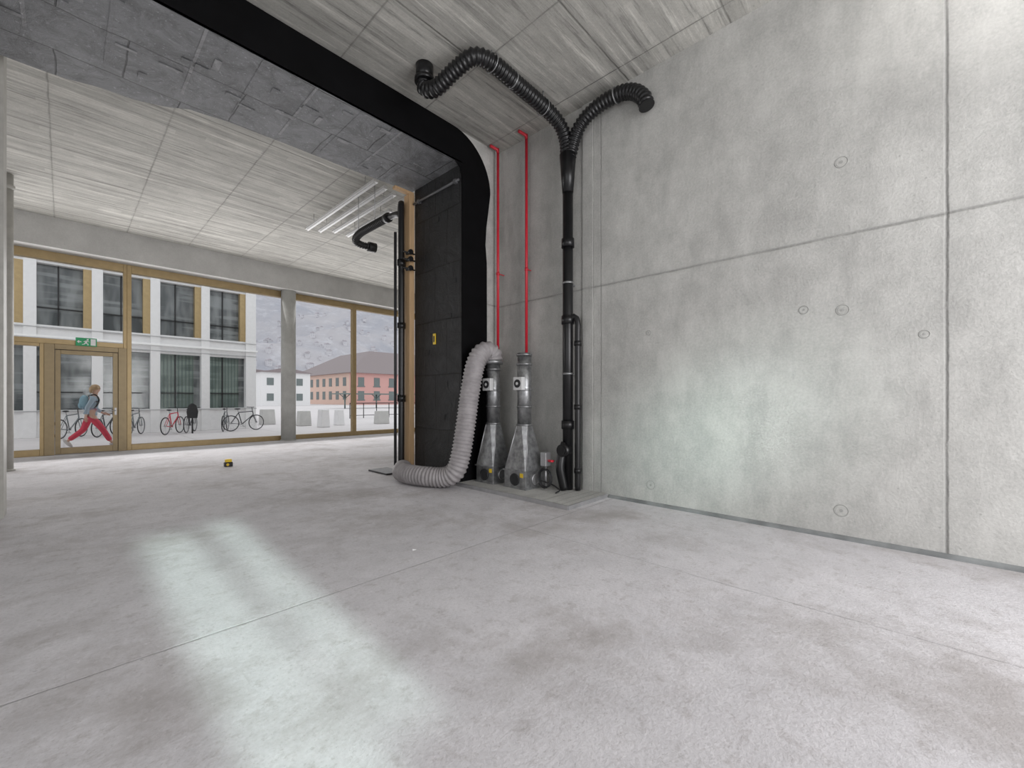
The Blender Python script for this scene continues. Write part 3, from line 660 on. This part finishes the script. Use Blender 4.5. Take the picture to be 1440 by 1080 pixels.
bk2 = bicycle((0.6, 0.03, 0.06), 'red bicycle parked in front of white building')
bk3 = bicycle((0.20, 0.22, 0.23), 'grey bicycle parked in front of white building')
def putb(o, px, yw, rz, cp=False, label=None):
    rx, ry = ray(px); d = yw/ry; x, y = rx*d, yw
    if cp: return copy_tree(o, (x, y, 0), rz, label)
    o.location = (x, y, 0); o.rotation_euler = (0, 0, rz); return o
putb(bk2, 243, 20.6, 1.0)
putb(bk, 343, 20.6, 0.25); putb(bk3, 317, 21.0, 1.2)
putb(bk, 268, 21.2, 1.15, True, 'dark bicycle leaning near the red bicycle')
putb(bk3, 190, 21.0, 1.15, True, 'grey bicycle parked near the entrance door')
putb(bk, 150, 21.1, 1.05, True, 'dark bicycle parked behind the walking person')
putb(bk3, 100, 21.1, 1.05, True, 'grey bicycle parked behind the walking person')
rx, ry = ray(270); d = 20.5/ry; x, y = rx*d, 20.5
b = B(); b.prism([(x-0.14, 0.60), (x+0.14, 0.60), (x+0.17, 0.85), (x+0.11, 1.1), (x, 1.18), (x-0.11, 1.1), (x-0.17, 0.85)], 'y', y-0.2, y+0.05)
b.cyl((x, y-0.08, 0), (x, y-0.08, 0.62), 0.03, seg=8)
b.obj('pannier_bag', m_dark, label='black bag strapped on a parked bicycle', cat='bag', bevel=0.03)

# ------------------------------------------------------------------ person
def skin(name, verts, edges, mat, parent, sub=2, label=None):
    me = bpy.data.meshes.new(name)
    me.from_pydata([v[:3] for v in verts], edges, [])
    me.materials.append(mat)
    ob = bpy.data.objects.new(name, me); col.objects.link(ob)
    ob.parent = parent; ob.location = (0, 0, 0)
    md = ob.modifiers.new('skin', 'SKIN'); md.use_smooth_shade = True
    if not me.skin_vertices: me.skin_vertices.new(name='')
    for i, v in enumerate(verts):
        sv = me.skin_vertices[0].data[i]
        r = v[3]; sv.radius = r if isinstance(r, tuple) else (r, r)
        sv.use_root = (i == 0)
    s_ = ob.modifiers.new('sub', 'SUBSURF'); s_.levels = sub; s_.render_levels = sub
    if label: ob['label'] = label
    return ob
m_skin = simple('skin', (0.55, 0.34, 0.26), 0.55, var=0.05)
m_hair = simple('blond_hair', (0.40, 0.27, 0.15), 0.6, var=0.2, scale=30)
m_jack = simple('blue_grey_jacket', (0.30, 0.38, 0.46), 0.8, var=0.1)
m_trou = simple('red_trousers', (0.58, 0.06, 0.10), 0.8, var=0.1)
m_pack = simple('light_blue_backpack', (0.20, 0.34, 0.42), 0.7, var=0.15)
m_shoe = simple('white_shoes', (0.5, 0.48, 0.47), 0.5)
pe = empty('person', (0.52, 16.9, 0), 'person striding in red trousers, pale blue jacket and backpack', 'person')
V = [(0,0,0.91,0.12), (0.02,0,1.09,0.115), (0.05,0,1.27,0.13), (0.07,0,1.40,0.09), (0.09,0,1.48,0.05), (0.105,0,1.56,0.07), (0.115,0,1.64,0.088), (0.11,0,1.71,0.06),
     (0.02,-0.09,0.86,0.09), (0.24,-0.09,0.48,0.058), (0.43,-0.09,0.10,0.038), (0.57,-0.09,0.04,0.035),
     (-0.02,0.09,0.86,0.09), (-0.14,0.09,0.46,0.058), (-0.46,0.09,0.17,0.038), (-0.39,0.09,0.045,0.035),
     (0.05,0.17,1.36,0.055), (0.09,0.23,1.10,0.042), (0.26,0.21,0.94,0.028), (0.32,0.20,0.92,0.03),
     (0.05,-0.17,1.36,0.055), (-0.07,-0.23,1.11,0.042), (-0.10,-0.24,0.87,0.028), (-0.105,-0.24,0.81,0.03),
     (0.205,0,1.625,0.014)]
E_ = [(0,1),(1,2),(2,3),(3,4),(4,5),(5,6),(6,7),(0,8),(8,9),(9,10),(10,11),(0,12),(12,13),(13,14),(14,15),(3,16),(16,17),(17,18),(18,19),(3,20),(20,21),(21,22),(22,23),(6,24)]
def fingers(base, root, dirv, side, lat):
    d_ = Vector(dirv); l_ = Vector(lat)
    for k_ in range(4):
        p0 = Vector(root)+l_*(-0.024+0.016*k_)+d_*0.02; L_ = (0.065, 0.078, 0.074, 0.058)[k_]
        i0 = len(V); V.append((*p0, 0.009)); V.append((*(p0+d_*L_*0.55), 0.008)); V.append((*(p0+d_*L_+Vector((0.012, 0, -0.012))), 0.007))
        E_.extend([(base, i0), (i0, i0+1), (i0+1, i0+2)])
    i0 = len(V); p0 = Vector(root)+l_*(-0.035)-d_*0.015; V.append((*p0, 0.010)); V.append((*(p0+d_*0.04-l_*0.02), 0.008)); E_.extend([(base, i0), (i0, i0+1)])
fingers(19, (0.32,0.20,0.92), (0.93,0,-0.35), 1, (0,0,-1))
fingers(23, (-0.105,-0.24,0.81), (0.05,0,-1), 1, (-1,0,0))
skin('body', V, E_, m_skin, pe)
skin('trousers', [(0,0,0.95,0.13),(0.0,0,0.88,0.13),(0.03,-0.09,0.82,0.10),(0.24,-0.09,0.49,0.078),(0.41,-0.09,0.13,0.066),(-0.03,0.09,0.82,0.10),(-0.14,0.09,0.47,0.078),(-0.43,0.09,0.20,0.066),(0.01,0,1.02,0.125)], [(0,1),(1,2),(2,3),(3,4),(1,5),(5,6),(6,7),(0,8)], m_trou, pe, label='loose red trousers')
skin('jacket', [(0.02,0,1.04,0.14),(0.0,0,0.93,0.145),(0.04,0,1.2,0.14),(0.06,0,1.36,0.11),(0.085,0,1.46,0.062),(0.05,0.18,1.36,0.068),(0.09,0.235,1.10,0.054),(0.235,0.212,0.96,0.043),(0.05,-0.18,1.36,0.068),(-0.07,-0.235,1.11,0.054),(-0.098,-0.24,0.91,0.043)], [(0,1),(0,2),(2,3),(3,4),(3,5),(5,6),(6,7),(3,8),(8,9),(9,10)], m_jack, pe, label='pale blue-grey jacket')
def pch(bld, name, mat, **k_):
    o = bld.obj(name, mat, parent=None, origin=(0, 0, 0)); o.parent = pe; o.location = (0, 0, 0)
    for a, c_ in k_.items(): o[a] = c_
    return o
pch(B().sphere((0.095, 0, 1.675), (0.105, 0.095, 0.092), 20, 12).sphere((0.02, 0, 1.61), (0.055, 0.07, 0.10)), 'hair', m_hair, label='short blond hair')
pch(B().sphere((-0.12, 0, 1.25), (0.11, 0.14, 0.21), 20, 14).sphere((-0.19, 0, 1.17), (0.06, 0.10, 0.10)), 'backpack', m_pack, label='light blue backpack')
pch(B().tube(crom([(-0.05, 0.10, 1.43), (0.09, 0.12, 1.47), (0.17, 0.12, 1.30), (0.08, 0.14, 1.08)], 8), 0.018, 8).tube(crom([(-0.05, -0.10, 1.43), (0.09, -0.12, 1.47), (0.17, -0.12, 1.30), (0.08, -0.14, 1.08)], 8), 0.018, 8), 'backpack_strap', m_dark)
for s_ in (-0.033, 0.033): pch(B().sphere((0.192, s_, 1.645), 0.011, 10, 8), 'eye', m_dark)
pch(B().sphere((0.188, 0, 1.58), (0.008, 0.025, 0.006), 10, 6), 'mouth', m_red)
pch(B().sphere((0.52, -0.09, 0.05), (0.14, 0.05, 0.048)), 'shoe', m_shoe)
sh = B().sphere((0, 0, 0), (0.14, 0.05, 0.048)); R_ = Matrix.Rotation(math.radians(52), 4, 'Y')
sh.v = [tuple(R_ @ Vector(v)+Vector((-0.44, 0.09, 0.115))) for v in sh.v]
pch(sh, 'shoe', m_shoe)

# ------------------------------------------------------------------ lights & world
w = bpy.data.worlds.new('World'); sc.world = w; w.use_nodes = True
bg = w.node_tree.nodes['Background']; bg.inputs[0].default_value = (0.95, 0.97, 1.0, 1); bg.inputs[1].default_value = 1.12
def area(name, loc, rot, sx, sy, power, colr=(1, 1, 1), spread=180):
    l = bpy.data.lights.new(name, 'AREA'); l.shape = 'RECTANGLE'; l.size = sx; l.size_y = sy; l.energy = power; l.color = colr; l.spread = math.radians(spread)
    o = bpy.data.objects.new(name, l); col.objects.link(o); o.location = loc; o.rotation_euler = rot; return o
R90 = math.pi/2
area('window_daylight_back', (2.8, BY+0.1, 2.5), (R90, 0, 0), 4.2, 4.6, 290, (1.0, 0.985, 1.0))  # added fill lamp at an unseen rear opening, brightens the near floor and wall
area('window_daylight_left', (-3.9, 0.2, 2.5), (R90, 0, -R90), 6.0, 4.6, 40, (1.0, 1.0, 1.0))  # weak added fill lamp in front of the unseen left openings
area('window_daylight_front', (3.5, 14.3, 2.4), (-R90-math.radians(10), 0, 0), 13, 4.3, 410, (1, 0.985, 0.985))  # added lamp just inside the glazing, tilted up to boost daylight on the ceiling
def beam_l(name, src, tgt, sx, sy, power, colr, spread, roll=0):
    o = area(name, src, (0, 0, 0), sx, sy, power, colr, spread)
    dv = Vector(tgt)-Vector(src); q = dv.to_track_quat('-Z', 'Y')
    o.rotation_euler = (q @ Quaternion((0, 0, 1), math.radians(roll))).to_euler(); return o
G = (0.78, 1.0, 0.92)
beam_l('sun_reflection_a', (0.58, -3.1, 2.9), (0.66, 3.3, 0), 0.40, 1.70, 2.6, G, 2.5)
beam_l('sun_reflection_b', (0.80, -3.1, 2.9), (1.08, 3.5, 0), 0.30, 1.60, 1.7, G, 2.5)
beam_l('sun_reflection_wall', (-3.0, -3.0, 3.0), (WX, 1.5, 1.0), 1.9, 0.6, 5.0, G, 14, 25)
beam_l('sun_reflection_upper', (0.5, -3.2, 3.0), (WX, -0.7, 4.9), 1.0, 0.8, 5, (1, 0.98, 0.97), 22)  # added soft beam that brightens the upper right wall, no known source

cam = bpy.data.cameras.new('Camera'); co = bpy.data.objects.new('Camera', cam); col.objects.link(co)
co.location = (0, 0, 1.35); co.rotation_euler = (R90, 0, math.radians(-46.8))
cam.sensor_width = 36; cam.lens = 592/1440*36; cam.shift_y = 21/1440; cam.clip_end = 3000; cam.clip_start = 0.05
sc.camera = co
